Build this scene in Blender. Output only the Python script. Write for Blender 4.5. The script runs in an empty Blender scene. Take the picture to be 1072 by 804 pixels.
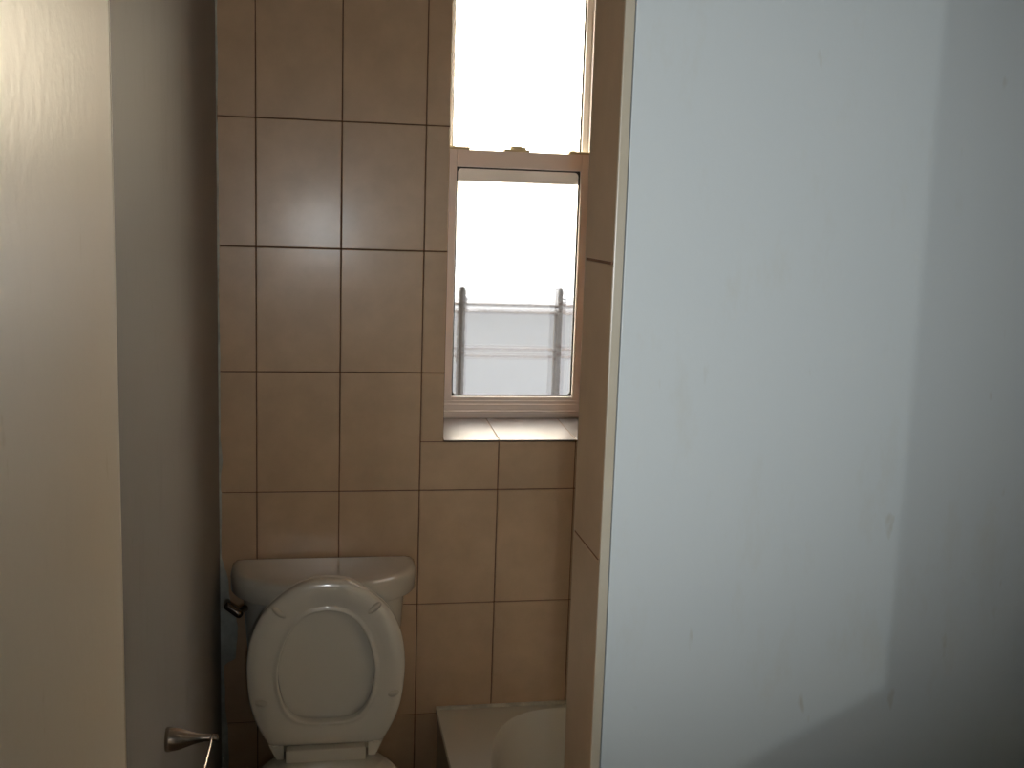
import bpy, bmesh, math, random
from mathutils import Vector, Matrix
random.seed(7)
scene = bpy.context.scene
COL = scene.collection
PI = math.pi

# ------------------------------------------------------------------ helpers
def obj(name, bm, mat, parent=None, smooth=False, autosmooth=None):
    me = bpy.data.meshes.new(name)
    bmesh.ops.recalc_face_normals(bm, faces=bm.faces)
    bm.to_mesh(me); bm.free()
    for m in (mat if isinstance(mat, (list, tuple)) else [mat]):
        me.materials.append(m)
    if smooth or autosmooth:
        for p in me.polygons: p.use_smooth = True
    if autosmooth:
        me.set_sharp_from_angle(angle=math.radians(autosmooth))
    o = bpy.data.objects.new(name, me); COL.objects.link(o)
    if parent: o.parent = parent
    return o

def struct(name, bm, mat, parent=None, **k):
    o = obj(name, bm, mat, parent, **k)
    if not parent: o['kind'] = 'structure'
    return o

def thing(name, label, cat, loc=(0, 0, 0), group=None):
    o = bpy.data.objects.new(name, None); COL.objects.link(o)
    o.location = loc; o['label'] = label; o['category'] = cat
    o.empty_display_size = .05
    if group: o['group'] = group
    return o

def bx(bm, x0, x1, y0, y1, z0, z1, bev=0, seg=2, mi=0):
    ret = bmesh.ops.create_cube(bm, size=1)
    vs = ret['verts']
    for v in vs:
        v.co = Vector((x0 + (v.co.x + .5) * (x1 - x0), y0 + (v.co.y + .5) * (y1 - y0), z0 + (v.co.z + .5) * (z1 - z0)))
    fs = {f for v in vs for f in v.link_faces}
    for f in fs: f.material_index = mi
    if bev:
        es = {e for v in vs for e in v.link_edges}
        r = bmesh.ops.bevel(bm, geom=list(es), offset=bev, segments=seg, affect='EDGES', profile=.6)
        for f in r['faces']: f.material_index = mi
    return vs

def loft(bm, rings, cap0=True, cap1=True, closed=True):
    vr = [[bm.verts.new(p) for p in r] for r in rings]
    n = len(vr[0])
    for a, b in zip(vr, vr[1:]):
        for i in range(n if closed else n - 1):
            j = (i + 1) % n
            bm.faces.new((a[i], a[j], b[j], b[i]))
    if cap0: bm.faces.new(vr[0])
    if cap1: bm.faces.new(list(reversed(vr[-1])))
    return vr

def tube(bm, pts, rad, n=14, cap=True):
    """round rod through pts; rad is one radius or one per point"""
    pts = [Vector(p) for p in pts]
    if not isinstance(rad, (list, tuple)): rad = [rad] * len(pts)
    rings = []
    up = None
    for i, p in enumerate(pts):
        t = (pts[min(i + 1, len(pts) - 1)] - pts[max(i - 1, 0)]).normalized()
        if up is None:
            up = Vector((0, 0, 1)) if abs(t.z) < .9 else Vector((1, 0, 0))
        u = (up - t * up.dot(t)).normalized(); w = t.cross(u); up = u
        rings.append([p + (u * math.cos(2 * PI * k / n) + w * math.sin(2 * PI * k / n)) * rad[i] for k in range(n)])
    loft(bm, rings, cap, cap)

def catmull(p, n=6):
    out = []
    for i in range(len(p) - 1):
        a, b, c, d = (Vector(p[max(i - 1, 0)]), Vector(p[i]), Vector(p[i + 1]), Vector(p[min(i + 2, len(p) - 1)]))
        for k in range(n):
            t = k / n
            out.append(.5 * ((2 * b) + (c - a) * t + (2 * a - 5 * b + 4 * c - d) * t * t + (3 * b - a - 3 * c + d) * t ** 3))
    out.append(Vector(p[-1]))
    return out

def resample(pts, n, closed=True):
    pts = [Vector(p) for p in pts]
    if closed: pts = pts + [pts[0]]
    L = [0]
    for a, b in zip(pts, pts[1:]): L.append(L[-1] + (b - a).length)
    out = []; j = 0
    for k in range(n):
        s = L[-1] * k / (n if closed else n - 1)
        while j < len(L) - 2 and L[j + 1] < s: j += 1
        t = (s - L[j]) / max(1e-9, L[j + 1] - L[j])
        out.append(pts[j].lerp(pts[j + 1], min(1, t)))
    return out

def ellipsoid(bm, c, r, rot=None, seg=16, rings=10):
    m = Matrix.Translation(c) @ (rot.to_4x4() if rot else Matrix.Identity(4)) @ Matrix.Diagonal((*r, 1))
    bmesh.ops.create_uvsphere(bm, u_segments=seg, v_segments=rings, radius=1, matrix=m)

# ------------------------------------------------------------------ materials
def mat(name, col, rough=.5, metal=0, spec=.5, var=0, vscale=6, col2=None, bump=0, bscale=40, coat=0, rvar=0, crough=.05):
    m = bpy.data.materials.new(name); m.use_nodes = True
    nt = m.node_tree; b = nt.nodes['Principled BSDF']
    b.inputs['Base Color'].default_value = (*col, 1)
    b.inputs['Roughness'].default_value = rough
    b.inputs['Metallic'].default_value = metal
    b.inputs['Specular IOR Level'].default_value = spec
    b.inputs['Coat Weight'].default_value = coat
    b.inputs['Coat Roughness'].default_value = crough
    geo = nt.nodes.new('ShaderNodeNewGeometry')
    if var:
        n = nt.nodes.new('ShaderNodeTexNoise'); n.inputs['Scale'].default_value = vscale
        n.inputs['Detail'].default_value = 6; n.inputs['Roughness'].default_value = .6
        nt.links.new(geo.outputs['Position'], n.inputs['Vector'])
        r = nt.nodes.new('ShaderNodeMapRange')
        r.inputs['From Min'].default_value = .35; r.inputs['From Max'].default_value = .65
        nt.links.new(n.outputs['Fac'], r.inputs['Value'])
        mx = nt.nodes.new('ShaderNodeMix'); mx.data_type = 'RGBA'
        c2 = col2 or tuple(c * (1 - var) for c in col)
        mx.inputs['A'].default_value = (*col, 1); mx.inputs['B'].default_value = (*c2, 1)
        nt.links.new(r.outputs['Result'], mx.inputs['Factor'])
        nt.links.new(mx.outputs['Result'], b.inputs['Base Color'])
        if rvar:
            rr = nt.nodes.new('ShaderNodeMapRange')
            rr.inputs['To Min'].default_value = rough - rvar; rr.inputs['To Max'].default_value = rough + rvar
            nt.links.new(n.outputs['Fac'], rr.inputs['Value']); nt.links.new(rr.outputs['Result'], b.inputs['Roughness'])
    if bump:
        n2 = nt.nodes.new('ShaderNodeTexNoise'); n2.inputs['Scale'].default_value = bscale; n2.inputs['Detail'].default_value = 4
        nt.links.new(geo.outputs['Position'], n2.inputs['Vector'])
        bp = nt.nodes.new('ShaderNodeBump'); bp.inputs['Strength'].default_value = bump; bp.inputs['Distance'].default_value = .002
        nt.links.new(n2.outputs['Fac'], bp.inputs['Height']); nt.links.new(bp.outputs['Normal'], b.inputs['Normal'])
        if coat: nt.links.new(bp.outputs['Normal'], b.inputs['Coat Normal'])
    return m

def wall_paint(name, col, stain, rough, spec, bump, vstretch=.35):
    """painted wall with faint vertical streaks and a few small stains"""
    m = mat(name, col, rough, spec=spec, bump=bump, bscale=55)
    nt = m.node_tree; b = nt.nodes['Principled BSDF']
    geo = nt.nodes.new('ShaderNodeNewGeometry')
    mp = nt.nodes.new('ShaderNodeMapping'); mp.inputs['Scale'].default_value = (1, 1, vstretch)
    nt.links.new(geo.outputs['Position'], mp.inputs['Vector'])
    n = nt.nodes.new('ShaderNodeTexNoise'); n.inputs['Scale'].default_value = 14; n.inputs['Detail'].default_value = 7
    n.inputs['Roughness'].default_value = .65
    nt.links.new(mp.outputs['Vector'], n.inputs['Vector'])
    r = nt.nodes.new('ShaderNodeMapRange'); r.inputs['From Min'].default_value = .56; r.inputs['From Max'].default_value = .8
    r.inputs['To Max'].default_value = .55
    nt.links.new(n.outputs['Fac'], r.inputs['Value'])
    mx = nt.nodes.new('ShaderNodeMix'); mx.data_type = 'RGBA'
    mx.inputs['A'].default_value = (*col, 1); mx.inputs['B'].default_value = (*stain, 1)
    nt.links.new(r.outputs['Result'], mx.inputs['Factor'])
    # small specks
    n2 = nt.nodes.new('ShaderNodeTexNoise'); n2.inputs['Scale'].default_value = 42; n2.inputs['Detail'].default_value = 3
    nt.links.new(mp.outputs['Vector'], n2.inputs['Vector'])
    r2 = nt.nodes.new('ShaderNodeMapRange'); r2.inputs['From Min'].default_value = .7; r2.inputs['From Max'].default_value = .8
    r2.inputs['To Max'].default_value = .5
    nt.links.new(n2.outputs['Fac'], r2.inputs['Value'])
    mx2 = nt.nodes.new('ShaderNodeMix'); mx2.data_type = 'RGBA'
    mx2.inputs['B'].default_value = (stain[0] * .75, stain[1] * .68, stain[2] * .55, 1)
    nt.links.new(r2.outputs['Result'], mx2.inputs['Factor']); nt.links.new(mx.outputs['Result'], mx2.inputs['A'])
    nt.links.new(mx2.outputs['Result'], b.inputs['Base Color'])
    return m

M_TILE = mat('beige_ceramic_tile', (.65, .465, .30), .30, spec=.5, var=.2, vscale=9, col2=(.56, .395, .25), bump=.06, bscale=420, rvar=.04, coat=.22, crough=.14)
M_GROUT = mat('brown_grout', (.27, .15, .09), .9, spec=.2, var=.3, vscale=30)
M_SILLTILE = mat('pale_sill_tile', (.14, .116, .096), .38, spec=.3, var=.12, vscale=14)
M_PAINT = wall_paint('pale_blue_wall_paint', (.675, .725, .735), (.60, .60, .53), .5, .4, .12)
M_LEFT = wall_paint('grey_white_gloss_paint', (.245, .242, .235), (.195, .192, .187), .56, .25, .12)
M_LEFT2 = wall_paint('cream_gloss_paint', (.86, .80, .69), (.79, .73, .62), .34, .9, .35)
M_TRIM = mat('cream_edge_trim', (.60, .545, .44), .3, var=.15, vscale=8, col2=(.56, .49, .37))
M_CAULK = mat('white_caulk', (.74, .70, .58), .5, var=.35, vscale=25)
M_PLASTER = mat('pale_blue_plaster', (.62, .655, .61), .8, var=.35, vscale=18, bump=.6, bscale=90)
M_PORC = mat('white_porcelain', (.70, .68, .60), .16, spec=.7, coat=1, crough=.10)
M_SEAT = mat('white_seat_plastic', (.80, .765, .675), .22, spec=.7, coat=1, crough=.12)
M_BUMP = mat('clear_rubber_bumper', (.62, .58, .50), .35, spec=.5)
M_TUB = mat('white_enamel', (.80, .78, .70), .18, spec=.5, coat=.2)
M_VINYL = mat('white_vinyl', (.82, .77, .71), .3, spec=.5)
M_LATCH = mat('yellowed_plastic', (.62, .56, .34), .4)
M_GASKET = mat('black_gasket', (.02, .018, .016), .6)
M_NICKEL = mat('brushed_nickel', (.42, .36, .31), .22, metal=1)
M_DARKMETAL = mat('dark_tarnished_metal', (.16, .13, .11), .22, metal=1)
M_IRON = mat('black_iron', (.012, .012, .014), .8)
M_RAIL = mat('grey_iron', (.16, .17, .19), .7)
M_ROOF = mat('pale_grey_render', (.37, .405, .45), .9, var=.1, vscale=2)
M_FAR = mat('horizon_glow_cream', (.40, .365, .30), .9, var=.1, vscale=2)  # cream stands in for the warm glow low in the sky
M_CEIL = mat('white_ceiling_paint', (.82, .79, .74), .8)
M_FLOOR = mat('beige_floor_tile', (.17, .135, .10), .4, var=.2, vscale=8)

def glass_mat(clear, rough, bump, scale):
    m = bpy.data.materials.new('obscure_pattern_glass'); m.use_nodes = True
    nt = m.node_tree; nt.nodes.clear()
    out = nt.nodes.new('ShaderNodeOutputMaterial')
    tr = nt.nodes.new('ShaderNodeBsdfTransparent'); tr.inputs['Color'].default_value = (.95, .96, .97, 1)
    rf = nt.nodes.new('ShaderNodeBsdfRefraction'); rf.inputs['IOR'].default_value = 1.25
    rf.inputs['Roughness'].default_value = rough
    gl = nt.nodes.new('ShaderNodeBsdfGlossy'); gl.inputs['Roughness'].default_value = .15
    geo = nt.nodes.new('ShaderNodeNewGeometry')
    v = nt.nodes.new('ShaderNodeTexVoronoi'); v.inputs['Scale'].default_value = scale
    nt.links.new(geo.outputs['Position'], v.inputs['Vector'])
    bp = nt.nodes.new('ShaderNodeBump'); bp.inputs['Strength'].default_value = bump; bp.inputs['Distance'].default_value = .002
    nt.links.new(v.outputs['Distance'], bp.inputs['Height'])
    nt.links.new(bp.outputs['Normal'], rf.inputs['Normal']); nt.links.new(bp.outputs['Normal'], gl.inputs['Normal'])
    m1 = nt.nodes.new('ShaderNodeMixShader'); m1.inputs['Fac'].default_value = 1 - clear
    nt.links.new(tr.outputs[0], m1.inputs[1]); nt.links.new(rf.outputs[0], m1.inputs[2])
    m2 = nt.nodes.new('ShaderNodeMixShader'); m2.inputs['Fac'].default_value = .05
    nt.links.new(m1.outputs[0], m2.inputs[1]); nt.links.new(gl.outputs[0], m2.inputs[2])
    nt.links.new(m2.outputs[0], out.inputs['Surface'])
    return m
M_GLASS = glass_mat(.32, .05, .06, 190)
M_CLEAR = glass_mat(.9, .02, 0, 60); M_CLEAR.name = 'clear_glass'

# ------------------------------------------------------------------ dimensions (metres)
TW, TH, G = .2032, .3048, .0028
TZ0 = 1.85
XL = -.0905                                     # left wall
WX0, WX1, WZ0, WZ1 = .4655, .905, 1.067, 2.32   # window opening
XR, CEIL = 1.222, 2.62
PX, PY0, PY1 = .434, -1.671, -1.551             # partition end face and its two faces

# ------------------------------------------------------------------ tiled back wall
bm = bmesh.new()
for (a, b, c, d) in ((-.4, WX0, -.2, CEIL + .1), (WX1, 1.5, -.2, CEIL + .1), (WX0, WX1, -.2, WZ0 - .012), (WX0, WX1, WZ1, CEIL + .1)):
    bx(bm, a, b, .0035, .30, c, d, mi=1)
def tile(x0, x1, z0, z1, y=0.0):
    if x1 - x0 < .006 or z1 - z0 < .006: return
    j = random.uniform(-.0004, .0004)
    vs = bx(bm, x0, x1, y + j, .006, z0, z1, bev=.0014, seg=2, mi=0)
for i in range(-1, 7):
    for k in range(-4, 10):
        x0, x1 = i * TW + G / 2, (i + 1) * TW - G / 2
        z1, z0 = TZ0 - k * TH - G / 2, TZ0 - (k + 1) * TH + G / 2
        x0 = max(x0, XL + .002 + random.uniform(0, .002)); x1 = min(x1, XR)
        z0 = max(z0, 0); z1 = min(z1, CEIL)
        if x1 <= x0 or z1 <= z0: continue
        ox, oz = (x0 < WX1 and x1 > WX0), (z0 < WZ1 and z1 > WZ0 - .006)
        if ox and oz:
            zt = WZ0 - .006
            if z0 < zt: tile(x0, x1, z0, zt) if x0 >= WX0 - .02 and x1 <= WX1 + .02 else None
            if x0 < WX0 and z0 < zt:            # column that runs past the sill corner
                tile(x0, WX0 - .0012, zt + G, z1); tile(x0, x1, z0, zt)
            elif x0 < WX0: tile(x0, WX0 - .0012, z0, z1)
            if x1 > WX1:
                if z0 < zt: tile(x0, x1, z0, zt)
                tile(WX1 + .0012, x1, max(z0, zt + G), z1)
            if z1 > WZ1: tile(max(x0, WX0 if x0 >= WX0 else x0), min(x1, WX1 if x1 <= WX1 else x1), WZ1, z1)
        else:
            tile(x0, x1, z0, z1)
struct('wall_back', bm, [M_TILE, M_GROUT])

# tiled window sill and reveal lining
bm = bmesh.new()
sx = [WX0 + .001, .6105, .8135, WX1]
for a, b in zip(sx, sx[1:]):
    bx(bm, a + .0009, b - .0009, -.0015, .262, WZ0 - .004, WZ0, bev=.001, seg=1, mi=0)
bx(bm, WX0 + .001, WX1 - .001, .002, .262, WZ0 - .012, WZ0 - .0012, mi=1)
for v in bm.verts: v.co.z += max(0, v.co.y) * .05
struct('trim_1', bm, [M_SILLTILE, M_GROUT])
bm = bmesh.new()
bx(bm, WX0 - .004, WX0 - .0005, .006, .30, WZ0, WZ1)
bx(bm, WX1 + .0005, WX1 + .004, .006, .30, WZ0, WZ1)
bx(bm, WX0, WX1, .006, .30, WZ1 - .004, WZ1)
struct('trim_2', bm, M_TILE)

# ------------------------------------------------------------------ shell
bm = bmesh.new()
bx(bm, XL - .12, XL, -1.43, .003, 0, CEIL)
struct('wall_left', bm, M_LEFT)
bm = bmesh.new()
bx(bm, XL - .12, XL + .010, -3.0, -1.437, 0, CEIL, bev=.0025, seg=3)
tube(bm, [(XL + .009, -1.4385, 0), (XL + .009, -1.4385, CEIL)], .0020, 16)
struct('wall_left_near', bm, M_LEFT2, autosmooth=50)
bm = bmesh.new()
bx(bm, XR, XR + .1, -1.55, .003, 0, CEIL)
struct('wall_right', bm, M_TILE)
bm = bmesh.new()
bx(bm, PX + .0115, 1.75, PY0, PY0 + .016, 0, CEIL, bev=.0012, seg=2)
bx(bm, PX + .006, 1.75, PY0 + .016, PY1, 0, CEIL)
struct('wall_partition', bm, M_PAINT)
# tiles on the end of the partition, with the cream strip that covers their near edge
bm = bmesh.new()
zc = 1.596
bx(bm, PX + .0010, PX + .0062, PY0 + .012, PY1 - .001, 0, CEIL, mi=1)
k = -4
while zc - k * .309 > 0:
    z1, z0 = min(CEIL, zc - k * .309 - G / 2), max(0, zc - (k + 1) * .309 + G / 2)
    if z1 > z0: bx(bm, PX, PX + .006, PY0 + .001, PY1 - .003, z0, z1, bev=.0012, seg=2, mi=0)
    k += 1
struct('trim_3', bm, [M_TILE, M_GROUT])
bm = bmesh.new()
bx(bm, PX, PX + .0100, PY0 - .002, PY0 + .001, 0, CEIL, bev=.0012, seg=2)
bx(bm, PX + .0005, PX + .006, PY1 - .0028, PY1, 0, CEIL, bev=.0006, seg=1)
struct('trim_4', bm, M_TRIM)
bm = bmesh.new()
bx(bm, -1.6, 2.2, -5.0, .004, -.1, 0)
struct('floor', bm, M_FLOOR)
bm = bmesh.new()
bx(bm, -1.6, 2.2, -5.0, .2, CEIL, CEIL + .1)
struct('ceiling', bm, M_CEIL)
bm = bmesh.new()
bx(bm, 1.75, 1.85, -3.0, PY1, 0, CEIL)
struct('wall_right_near', bm, M_PAINT)
# unseen entry wall, doorway jamb placed to cast the upright shadow edge; hall beyond
JX = .339
bm = bmesh.new()
bx(bm, JX, 1.85, -3.1, -3.0, 0, CEIL)
bx(bm, -1.6, XL, -3.1, -3.0, 0, CEIL)
bx(bm, XL, JX, -3.1, -3.0, 2.1, CEIL)
struct('wall_entry', bm, M_PAINT)
bm = bmesh.new()
bx(bm, -1.6, 2.2, -5.1, -5.0, 0, CEIL)
bx(bm, -1.7, -1.6, -5.1, -3.0, 0, CEIL)
bx(bm, 2.2, 2.3, -5.1, -3.0, 0, CEIL)
struct('wall_hall', bm, M_CEIL)
bm = bmesh.new()                                # added unseen sloping board, blocks the spot below the slanted shadow edge
vs = [(x, 1.5665 + .5 * (x - .3057)) for x in (-.39, JX + .02)]; vs += [(JX + .02, 1.35), (-.39, .95)]
loft(bm, [[(x, -3.13, z) for x, z in vs], [(x, -3.1, z) for x, z in vs]])
struct('added_shadow_board', bm, M_TRIM)

# plaster smear and ragged caulk in the left corner
patch = [(-.0895, .7833), (-.0797, .7482), (-.0705, .7205), (-.0662, .6652), (-.0525, .6143), (-.0475, .59), (-.0481, .5634),
         (-.0531, .5048), (-.0698, .4927), (-.0817, .4752), (-.0797, .4236), (-.0778, .3588), (-.0734, .3143), (-.0717, .2038), (-.076, .05)]
pts = [Vector((p.x + random.uniform(-.0012, .0012), 0, p.y)) for p in catmull([(x, z) for x, z in patch], 5)]
bm = bmesh.new()
a = [bm.verts.new((XL - .002, -.0012, p.z)) for p in pts]
b = [bm.verts.new((p.x - .0035, -.0028, p.z)) for p in pts]
c = [bm.verts.new((p.x, .002, p.z)) for p in pts]
for r0, r1 in ((a, b), (b, c)):
    for i in range(len(pts) - 1): bm.faces.new((r0[i], r0[i + 1], r1[i + 1], r1[i]))
# ragged bead running up the corner
zs = [.78 + i * .014 for i in range(132)]
w = [.0035 + .002 * math.sin(z * 23) * math.sin(z * 7.1 + 1) + random.uniform(0, .0018) + (.008 * max(0, 1 - abs(z - 1.02) / .05)) for z in zs]
a = [bm.verts.new((XL - .001, -.0045, z)) for z in zs]
b = [bm.verts.new((XL + q * .6, -.0035, z)) for q, z in zip(w, zs)]
c = [bm.verts.new((XL + q, .002, z)) for q, z in zip(w, zs)]
for r0, r1 in ((a, b), (b, c)):
    for i in range(len(zs) - 1): bm.faces.new((r0[i], r0[i + 1], r1[i + 1], r1[i]))
struct('trim_6', bm, M_PLASTER, smooth=True)

# ------------------------------------------------------------------ window: two vinyl sashes with obscure glass
F0 = .25                                        # room-side face of the lower sash
GXa, GXb = .5145, .8575                         # lower glass edges
win = bpy.data.objects.new('window_1', None); COL.objects.link(win); win['kind'] = 'structure'
bm = bmesh.new()
bx(bm, WX0, .4875, F0 - .006, .37, WZ0, WZ1, .002)
bx(bm, .8840, WX1, F0 - .006, .37, WZ0, WZ1, .002)
bx(bm, .4875, .8840, F0 - .006, .37, WZ1 - .03, WZ1, .002)
bx(bm, .4875, .8840, F0 - .008, .37, WZ0, 1.094, .003)
bx(bm, .4875, .8840, F0 - .014, .30, 1.094, 1.100, .002)
obj('window_frame', bm, M_VINYL, win)
def sash(name, y0, y1, xa, xb, z0, z1, gx0, gx1, gz0, gz1, gm):
    bm = bmesh.new()
    bx(bm, xa, gx0, y0, y1, z0, z1, .002); bx(bm, gx1, xb, y0, y1, z0, z1, .002)
    bx(bm, gx0, gx1, y0, y1, gz1, z1, .002); bx(bm, gx0, gx1, y0, y1, z0, gz0, .002)
    s = obj(name, bm, M_VINYL, win)
    # gasket: thin dark line with rounded corners around the pane
    def rr(x0, x1, za, zb, r, y):
        out = []
        for cx, cz, a0 in ((x1 - r, zb - r, 0), (x0 + r, zb - r, 90), (x0 + r, za + r, 180), (x1 - r, za + r, 270)):
            for q in range(7):
                t = math.radians(a0 + q * 15); out.append((cx + r * math.cos(t), y, cz + r * math.sin(t)))
        return out
    bm = bmesh.new()
    ym = (y0 + y1) / 2
    o = rr(gx0 - .001, gx1 + .001, gz0 - .001, gz1 + .001, .006, ym - .006)
    i_ = rr(gx0 + .0042, gx1 - .0042, gz0 + .0042, gz1 - .0042, .011, ym - .006)
    o2 = [(x, ym - .003, z) for x, _, z in o]; i2 = [(x, ym - .003, z) for x, _, z in i_]
    loft(bm, [o2, o, i_, i2], False, False)
    obj('gasket', bm, M_GASKET, s)
    bm = bmesh.new(); bx(bm, gx0 - .003, gx1 + .003, ym - .0025, ym + .0015, gz0 - .003, gz1 + .003)
    g = obj('pane', bm, gm, s)
    return s
low = sash('lower_sash', F0, F0 + .034, .4875, .8840, 1.100, 1.8105, GXa, GXb, 1.138, 1.765, M_GLASS)
bm = bmesh.new()                                # stepped profile of the bottom rail
bx(bm, .490, .8815, F0 - .007, F0 + .002, 1.100, 1.118, .002); bx(bm, .490, .8815, F0 - .0035, F0 + .002, 1.118, 1.127, .0015)
obj('bottom_rail_step', bm, M_VINYL, low)
up = sash('upper_sash', F0 + .040, F0 + .074, .4875, .8840, 1.729, 2.29, .505, .8665, 1.792, 2.255, M_CLEAR)
for x0, x1 in ((.4905, .549), (.822, .8795)):
    bm = bmesh.new(); bx(bm, x0, x1, F0 - .001, F0 + .022, 1.8105, 1.8175, .002)
    bx(bm, x0 + .006, x0 + .02, F0 + .004, F0 + .014, 1.8175, 1.820, .001)
    obj('tilt_latch', bm, M_LATCH, low)
bm = bmesh.new()
bx(bm, .643, .713, F0 + .002, F0 + .026, 1.8105, 1.8165, .002)
ring = lambda r, z: [(.678 + r * 1.4 * math.cos(2 * PI * k / 24), F0 + .015 + r * math.sin(2 * PI * k / 24), z) for k in range(24)]
loft(bm, [ring(.0125, 1.816), ring(.0125, 1.8235), ring(.010, 1.8255)])
bx(bm, .688, .703, F0 + .004, F0 + .012, 1.8165, 1.8225, .0015)
obj('sash_lock', bm, M_LATCH, low)

# ------------------------------------------------------------------ outside the window
gd = thing('window_guard', 'dark iron railing with two posts outside the frosted lower window pane', 'railing', (.72, .5, .75))
gd.rotation_euler = (0, 0, 0)
def local(bm, o):
    bmesh.ops.translate(bm, verts=bm.verts, vec=-Vector(o.location)); return bm
for px in (.569, .864):
    bm = bmesh.new(); bx(bm, px - .0112, px + .0112, .491, .509, .75, 1.42, .002)
    ellipsoid(bm, (px, .5, 1.422), (.0112, .009, .008), seg=12, rings=8)
    obj('post', local(bm, gd), M_IRON, gd)
for z in (1.378, 1.354, 1.244, 1.221):
    bm = bmesh.new(); tube(bm, [(.30, .5, z + .001), (1.25, .5, z - .003)], .0045, 10)
    obj('rail', local(bm, gd), M_RAIL, gd)
bm = bmesh.new()
bx(bm, -.4, 1.6, .31, .62, .62, .75, .004)
struct('trim_7', bm, M_ROOF)
bm = bmesh.new()
bx(bm, -8, 10, 6.0, 14, -3, .955)
bx(bm, -8, 10, 5.96, 6.2, .955, .99, .005)
struct('wall_neighbour', bm, M_ROOF)
bm = bmesh.new(); bx(bm, -12, 30, 20, 26, -3, .13); bx(bm, -12, 30, 19.8, 20.1, .13, .17, .01)  # added far block, its cream colour imitates the glow over the horizon
struct('horizon_glow_block', bm, M_FAR)
bm = bmesh.new(); bx(bm, -30, 30, .4, 60, -3.2, -3)
struct('ground', bm, M_ROOF)

# ------------------------------------------------------------------ toilet
TX, SXc = .168, .172
toilet = thing('toilet', 'white toilet against the tiled wall with its seat and lid raised', 'toilet', (TX, -.3, 0))
def tk(bm): return local(bm, toilet)
def bow(hw, yb, ys, yf, z, n=2.6, m=40):
    """plan outline: straight back, short sides, bowed front"""
    pts = [(TX - hw + .012, yb), (TX + hw - .012, yb), (TX + hw - .004, yb - .003), (TX + hw, yb - .012), (TX + hw, ys)]
    for k in range(1, m):
        t = PI * k / m
        c, s = math.cos(t), math.sin(t)
        pts.append((TX + hw * math.copysign(abs(c) ** (2 / n), c), ys + (yf - ys) * abs(s) ** (2 / n)))
    pts += [(TX - hw, ys), (TX - hw, yb - .012), (TX - hw + .004, yb - .003)]
    return [(x, y, z) for x, y in pts]
bm = bmesh.new()
R = []
for z, hw, yf in ((.375, .155, -.170), (.385, .166, -.178), (.45, .176, -.186), (.56, .188, -.193), (.68, .1965, -.198), (.722, .198, -.199)):
    R.append(bow(hw, -.022, -.070, yf, z, 2.35))
loft(bm, R)
tank = obj('tank', tk(bm), M_PORC, toilet, autosmooth=50)
bm = bmesh.new()
R = []
for z, d in ((.718, .006), (.716, .002), (.719, 0), (.752, 0), (.7625, .003), (.7685, .010), (.7705, .022), (.771, .05)):
    R.append(bow(.2275 - d, -.014 - d * .35, -.060 + d * .2, -.242 + d, z, 2.25))
loft(bm, R)
obj('tank_lid', tk(bm), M_PORC, toilet, autosmooth=50)
bm = bmesh.new()
tube(bm, [(-.020, -.160, .693), (-.028, -.185, .696), (-.033, -.200, .698)], [.0085, .0065, .006], 16)
tube(bm, [(-.0235, -.206, .6918), (-.026, -.2055, .6934), (-.030, -.205, .6960), (-.035, -.204, .6992), (-.056, -.200, .7135), (-.0605, -.199, .7166), (-.0625, -.1985, .718)], [.0045, .0085, .0103, .0104, .0096, .0090, .006], 20)
obj('flush_lever', tk(bm), M_DARKMETAL, toilet, autosmooth=45)

# bowl, one lofted shell: foot, pedestal, rim, basin
def egg(hw, yb, yf, z, n=48, sq=2.2):
    yc = yb + (yf - yb) * .46
    out = []
    for k in range(n):
        t = 2 * PI * k / n; c, s = math.cos(t), math.sin(t)
        x = hw * math.copysign(abs(c) ** (2 / sq), c)
        y = yc + ((yb - yc) if s > 0 else (yc - yf)) * math.copysign(abs(s) ** (2 / sq), s)
        out.append((SXc + x, y, z))
    return out
bm = bmesh.new()
R = [egg(.105, -.16, -.55, 0, sq=2.8), egg(.105, -.16, -.55, .03, sq=2.8), egg(.095, -.15, -.53, .07, sq=2.6), egg(.095, -.14, -.55, .16),
     egg(.12, -.13, -.60, .25), egg(.155, -.17, -.665, .310), egg(.174, -.195, -.70, .346, sq=2), egg(.178, -.20, -.708, .358, sq=2),
     egg(.172, -.205, -.70, .366, sq=2), egg(.130, -.33, -.655, .365), egg(.123, -.335, -.645, .354), egg(.118, -.33, -.62, .295),
     egg(.085, -.36, -.56, .23), egg(.05, -.40, -.50, .185)]
loft(bm, R)
bx(bm, SXc - .105, SXc + .105, -.275, -.035, .305, .3655, .014, 4)
obj('bowl', tk(bm), M_PORC, toilet, autosmooth=60)

# raised seat ring and raised lid, leaning on the tank
def px2z(y): return .797 - (y - 605.0) * .002362
outer = [(0, .797), (.052, .7895), (.10, .762), (.1425, .7225), (.163, .688), (.176, .650), (.1825, .600), (.182, .560), (.1775, .515), (.170, .480),
         (.157, .445), (.141, .415), (.131, .398)]
inner = [(0, .7225), (.04, .714), (.0715, .690), (.094, .650), (.107, .605), (.111, .575), (.109, .545), (.101, .508), (.089, .484), (.067, .463), (.036, .4545), (0, .4535)]
o = catmull([(x, z) for x, z in outer], 6)
o_half = [Vector((p.x, p.y)) for p in o] + [Vector((.10, .3965)), Vector((.06, .3965)), Vector((0, .3965))]
i_half = [Vector((p.x, p.y)) for p in catmull([(x, z) for x, z in inner], 6)]
NS = 48
def half_to_full(h):
    r = resample(h, NS, closed=False)
    return r + [Vector((-p.x, p.y)) for p in reversed(r[1:-1])]
OF, IF = half_to_full(o_half), half_to_full(i_half)
LEAN = math.radians(1.5)
def P(x, z, y): 
    d = z - .385
    return (SXc + x, y + d * math.sin(LEAN), .385 + d)
YS = -.283                                       # plane of the raised ring's front (underside) face
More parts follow.
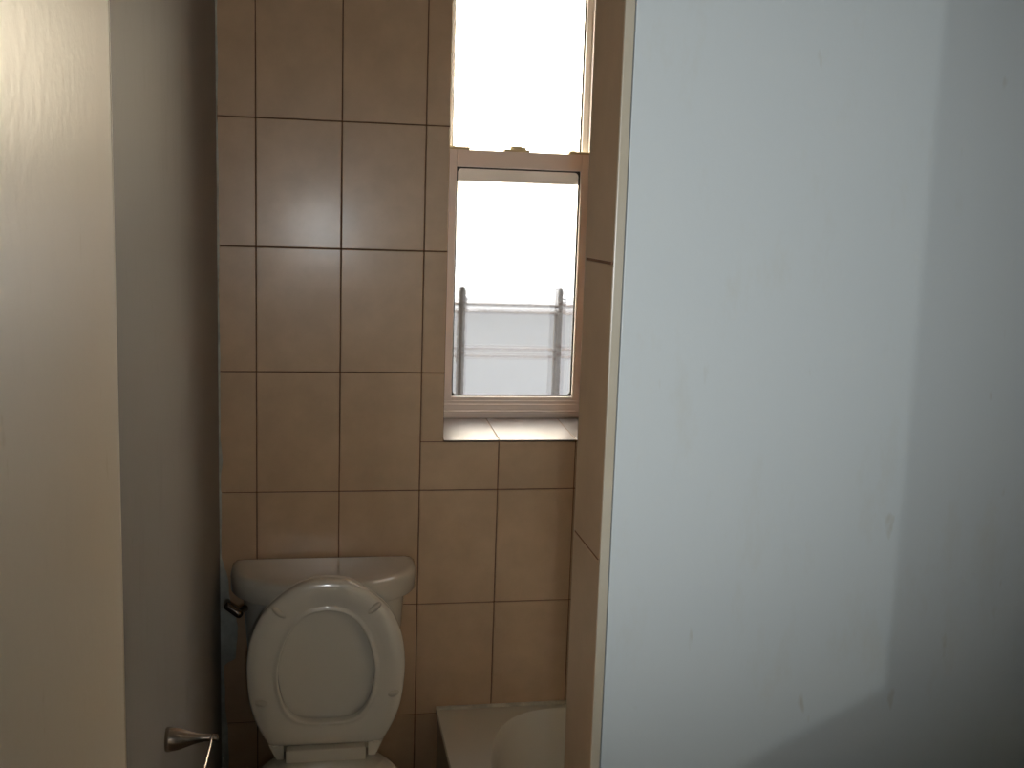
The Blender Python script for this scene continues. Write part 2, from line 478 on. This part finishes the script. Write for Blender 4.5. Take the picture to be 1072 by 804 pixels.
prof = [(0, .021), (0, .008), (.015, .003), (.05, .0), (.12, -.0028), (.28, -.0052), (.45, -.0050), (.62, -.0030), (.80, -.0002), (.86, -.0004), (.91, -.0028), (.95, -.0036), (.985, -.0026),
        (1.0, .001), (1.0, .021)]
bm = bmesh.new()
R = []
for t, dy in prof:
    R.append([P(*(a.lerp(b, t)), YS + dy) for a, b in zip(OF, IF)])
loft(bm, R + [R[0]], False, False)
bmesh.ops.remove_doubles(bm, verts=bm.verts, dist=1e-5)
seat = obj('seat', tk(bm), M_SEAT, toilet, autosmooth=60)
for (x, z, ang, rx, rz) in ((-.1095, .7235, 40, .0205, .0080), (.109, .7275, -42, .0205, .0080), (-.149, .508, 8, .0145, .0085), (.1555, .518, -18, .0145, .0085)):
    bm = bmesh.new()
    ellipsoid(bm, P(x, z, YS - .002), (rx, .0085, rz), Matrix.Rotation(math.radians(ang), 3, 'Y'), 20, 12)
    obj('bumper', tk(bm), M_BUMP, seat, smooth=True)
for s in (-1, 1):
    bm = bmesh.new()
    x0, x1 = sorted((s * .098, s * .1335))
    vs = [(x0, .404), (x1, .404), (x1 - (.020 if s > 0 else 0), .362), (x0 + (.020 if s < 0 else 0), .362)]
    loft(bm, [[P(x, z, YS + .001) for x, z in vs], [P(x, z, YS + .020) for x, z in vs]])
    bmesh.ops.bevel(bm, geom=bm.edges[:], offset=.002, segments=2, affect='EDGES')
    bx(bm, SXc + s * .117 - .007, SXc + s * .117 + .007, YS - .003, YS + .002, .397, .402, .001)
    obj('hinge_tab', tk(bm), M_SEAT, seat)
bm = bmesh.new()                                 # closed lid behind the ring
lid_o = [(p.x * .985, .797 - (.797 - p.y) * .99) for p in OF]
R = []
for t, dy in ((.0, .012), (.02, .006), (.05, .0), (.3, -.0015)):
    R.append([P(x * (1 - t), .59 + (z - .59) * (1 - t), YS + .0295 + dy * .5) for x, z in lid_o])
Rb = [[P(x * (1 - t), .59 + (z - .59) * (1 - t), YS + .0295 + .012) for x, z in lid_o] for t in (.3, .02)]
loft(bm, [R[3], R[2], R[1], R[0], Rb[1], Rb[0]])
obj('seat_cover', tk(bm), M_SEAT, toilet, autosmooth=50)
bm = bmesh.new()                                 # hinge block between the tabs
bx(bm, SXc - .0935, SXc + .0915, YS - .018, YS + .020, .340, .3945, .004, 3)
for x in (.060, .068):
    bx(bm, SXc + x - .003, SXc + x + .003, YS - .0205, YS - .014, .354, .361, .0015)
obj('hinge_block', tk(bm), M_SEAT, toilet)

# ------------------------------------------------------------------ bathtub
tub = thing('bathtub', 'white bathtub along the right side below the window, behind the tiled partition end', 'bathtub', (.84, -.78, 0))
x0, x1, y0, y1 = .4615, 1.2205, -1.5445, -.0025
def rect(d, z, n=24):
    a, b, c, e = x0 + d, x1 - d, y0 + d, y1 - d
    out = []
    for (p, q) in (((b, c), (b, e)), ((b, e), (a, e)), ((a, e), (a, c)), ((a, c), (b, c))):
        for k in range(n): out.append((p[0] + (q[0] - p[0]) * k / n, p[1] + (q[1] - p[1]) * k / n, z))
    return out
def basin(a, b, z, e, n=96, cx=.842, cy=-.775):
    out = []
    for k in range(n):
        t = -PI / 4 + 2 * PI * k / n
        c, s = math.cos(t), math.sin(t)
        # match the rectangle's parametrisation, side by side
        q = k / 24; side = int(q); u = (q - side) * 2 - 1
        dx, dy = ((1, u), (-u, 1), (-1, -u), (u, -1))[side]
        r = (abs(dx) ** e + abs(dy) ** e) ** (-1 / e)
        out.append((cx + a * dx * r, cy + b * dy * r, z))
    return out
bm = bmesh.new()
R = [rect(.004, 0), rect(.004, .318), rect(.001, .326), rect(0, .333), rect(.003, .3385), rect(.010, .340),
     basin(.300, .748, .339, 3.4), basin(.295, .743, .331, 3.4), basin(.288, .734, .300, 3.3), basin(.262, .69, .20, 3.2), basin(.235, .64, .10, 3), basin(.17, .55, .065, 2.8)]
loft(bm, R, True, True)
obj('tub_shell', local(bm, tub), M_TUB, tub, autosmooth=40)
bm = bmesh.new()
tube(bm, [(.462, -.004, .3425), (1.22, -.004, .3425)], .0055, 12)
struct('trim_8', bm, M_CAULK)

# ------------------------------------------------------------------ toilet-paper holder on the left wall
tp = thing('toilet_paper_holder', 'empty metal paper holder with flared conical post on the left wall', 'paper holder', (XL, -1.018, .793))
bm = bmesh.new()
xs = [(0, .0185), (.002, .0195), (.006, .0195), (.012, .0185), (.022, .0165), (.034, .0125), (.046, .0085), (.058, .0062), (.072, .0055), (.080, .0055), (.0815, .004)]
tube(bm, [(x, 0, -.0005 * x / .08) for x, _ in xs], [r for _, r in xs], 28)
obj('post', bm, M_NICKEL, tp, autosmooth=40)
bm = bmesh.new()
tube(bm, [(.072, 0, .004), (.072, -.02, .004), (.070, -.10, .0035), (.067, -.155, .003), (.066, -.163, .006), (.066, -.166, .014), (.066, -.166, .022)], .0024, 12)
obj('arm', bm, M_NICKEL, tp, smooth=True)

# ------------------------------------------------------------------ sky
w = bpy.data.worlds.new('sky'); scene.world = w; w.use_nodes = True
nt = w.node_tree; bg = nt.nodes['Background']
tc = nt.nodes.new('ShaderNodeTexCoord')
sep = nt.nodes.new('ShaderNodeSeparateXYZ'); nt.links.new(tc.outputs['Generated'], sep.inputs[0])
rz = nt.nodes.new('ShaderNodeValToRGB')
cr = rz.color_ramp
cr.elements[0].position = 0.0; cr.elements[0].color = (.10, .11, .12, 1)
cr.elements[1].position = 1.0; cr.elements[1].color = (.55, .62, .75, 1)
for p, c in ((.47, (.06, .065, .07, 1)), (.5, (.16, .14, .115, 1)), (.522, (.30, .25, .185, 1)), (.552, (1.0, .84, .60, 1)), (.66, (1.0, .85, .63, 1))):
    e = cr.elements.new(p); e.color = c
mr = nt.nodes.new('ShaderNodeMapRange'); mr.inputs['From Min'].default_value = -1; mr.inputs['From Max'].default_value = 1
nt.links.new(sep.outputs['Z'], mr.inputs['Value']); nt.links.new(mr.outputs['Result'], rz.inputs['Fac'])
my = nt.nodes.new('ShaderNodeMapRange'); my.inputs['From Min'].default_value = -.3; my.inputs['From Max'].default_value = .9
my.inputs['To Min'].default_value = .12; my.inputs['To Max'].default_value = 1
nt.links.new(sep.outputs['Y'], my.inputs['Value'])
SKY = 27.0
mm = nt.nodes.new('ShaderNodeMath'); mm.operation = 'MULTIPLY'; mm.inputs[1].default_value = SKY
nt.links.new(my.outputs['Result'], mm.inputs[0])
nt.links.new(rz.outputs['Color'], bg.inputs['Color']); nt.links.new(mm.outputs[0], bg.inputs['Strength'])

# ------------------------------------------------------------------ lights
def light(name, kind, loc, power, col, **k):
    l = bpy.data.lights.new(name, kind); l.energy = power; l.color = col
    for a, b in k.items(): setattr(l, a, b)
    o = bpy.data.objects.new(name, l); COL.objects.link(o); o.location = loc
    return o
fl = light('camera_flash', 'SPOT', (.175, -2.745, 1.535), 23.5, (.95, .985, 1.0), shadow_soft_size=.012, spot_size=math.radians(75), spot_blend=1.0)
fl.rotation_euler = Vector((.21, 1, .09)).to_track_quat('-Z', 'Y').to_euler()
LX = -.05
hl = light('added_hall_spot', 'SPOT', (LX, -4.2, 1.90), 17, (.95, 1.0, .98), shadow_soft_size=.006, spot_size=math.radians(32), spot_blend=.35)  # unseen spot added to throw the lit patch on the partition
hl.rotation_euler = Vector((.345, 1, -.12)).to_track_quat('-Z', 'Y').to_euler()
p = light('window_portal', 'AREA', ((WX0 + WX1) / 2, .295, (WZ0 + WZ1) / 2), 1, (1, 1, 1), shape='RECTANGLE', size=WX1 - WX0, size_y=WZ1 - WZ0)
p.rotation_euler = (-PI / 2, 0, 0)
p.data.cycles.is_portal = True

# ------------------------------------------------------------------ camera
yaw, pit, rol, f = .1795, .1526, -.0325, 1150.0
cy_, sy_, cp, sp, cr_, sr = math.cos(yaw), math.sin(yaw), math.cos(pit), math.sin(pit), math.cos(rol), math.sin(rol)
def to_cam(d):
    x, z, y = d[0] * cy_ - d[1] * sy_, d[0] * sy_ + d[1] * cy_, d[2]
    y, z = y * cp + z * sp, z * cp - y * sp
    return (x * cr_ - y * sr, x * sr + y * cr_, -z)
rows = Matrix([to_cam(Vector(e)) for e in ((1, 0, 0), (0, 1, 0), (0, 0, 1))])   # camera axes in world, row per world axis
cd = bpy.data.cameras.new('camera'); cam = bpy.data.objects.new('camera', cd); COL.objects.link(cam)
cd.sensor_width = 36; cd.lens = f / 1072 * 36; cd.clip_start = .02; cd.clip_end = 200
cam.matrix_world = Matrix.Translation((.142, -2.737, 1.6409)) @ rows.to_4x4()
scene.camera = cam

vs_ = scene.view_settings
scene.display_settings.display_device = 'sRGB'
vs_.view_transform = 'Standard'; vs_.look = 'None'; vs_.gamma = 1; vs_.use_curve_mapping = False
vs_.exposure = 0
scene.cycles.use_denoising = True
scene.cycles.max_bounces = 12; scene.cycles.diffuse_bounces = 6; scene.cycles.glossy_bounces = 6
scene.cycles.transmission_bounces = 8; scene.cycles.transparent_max_bounces = 12
scene.cycles.sample_clamp_indirect = 10
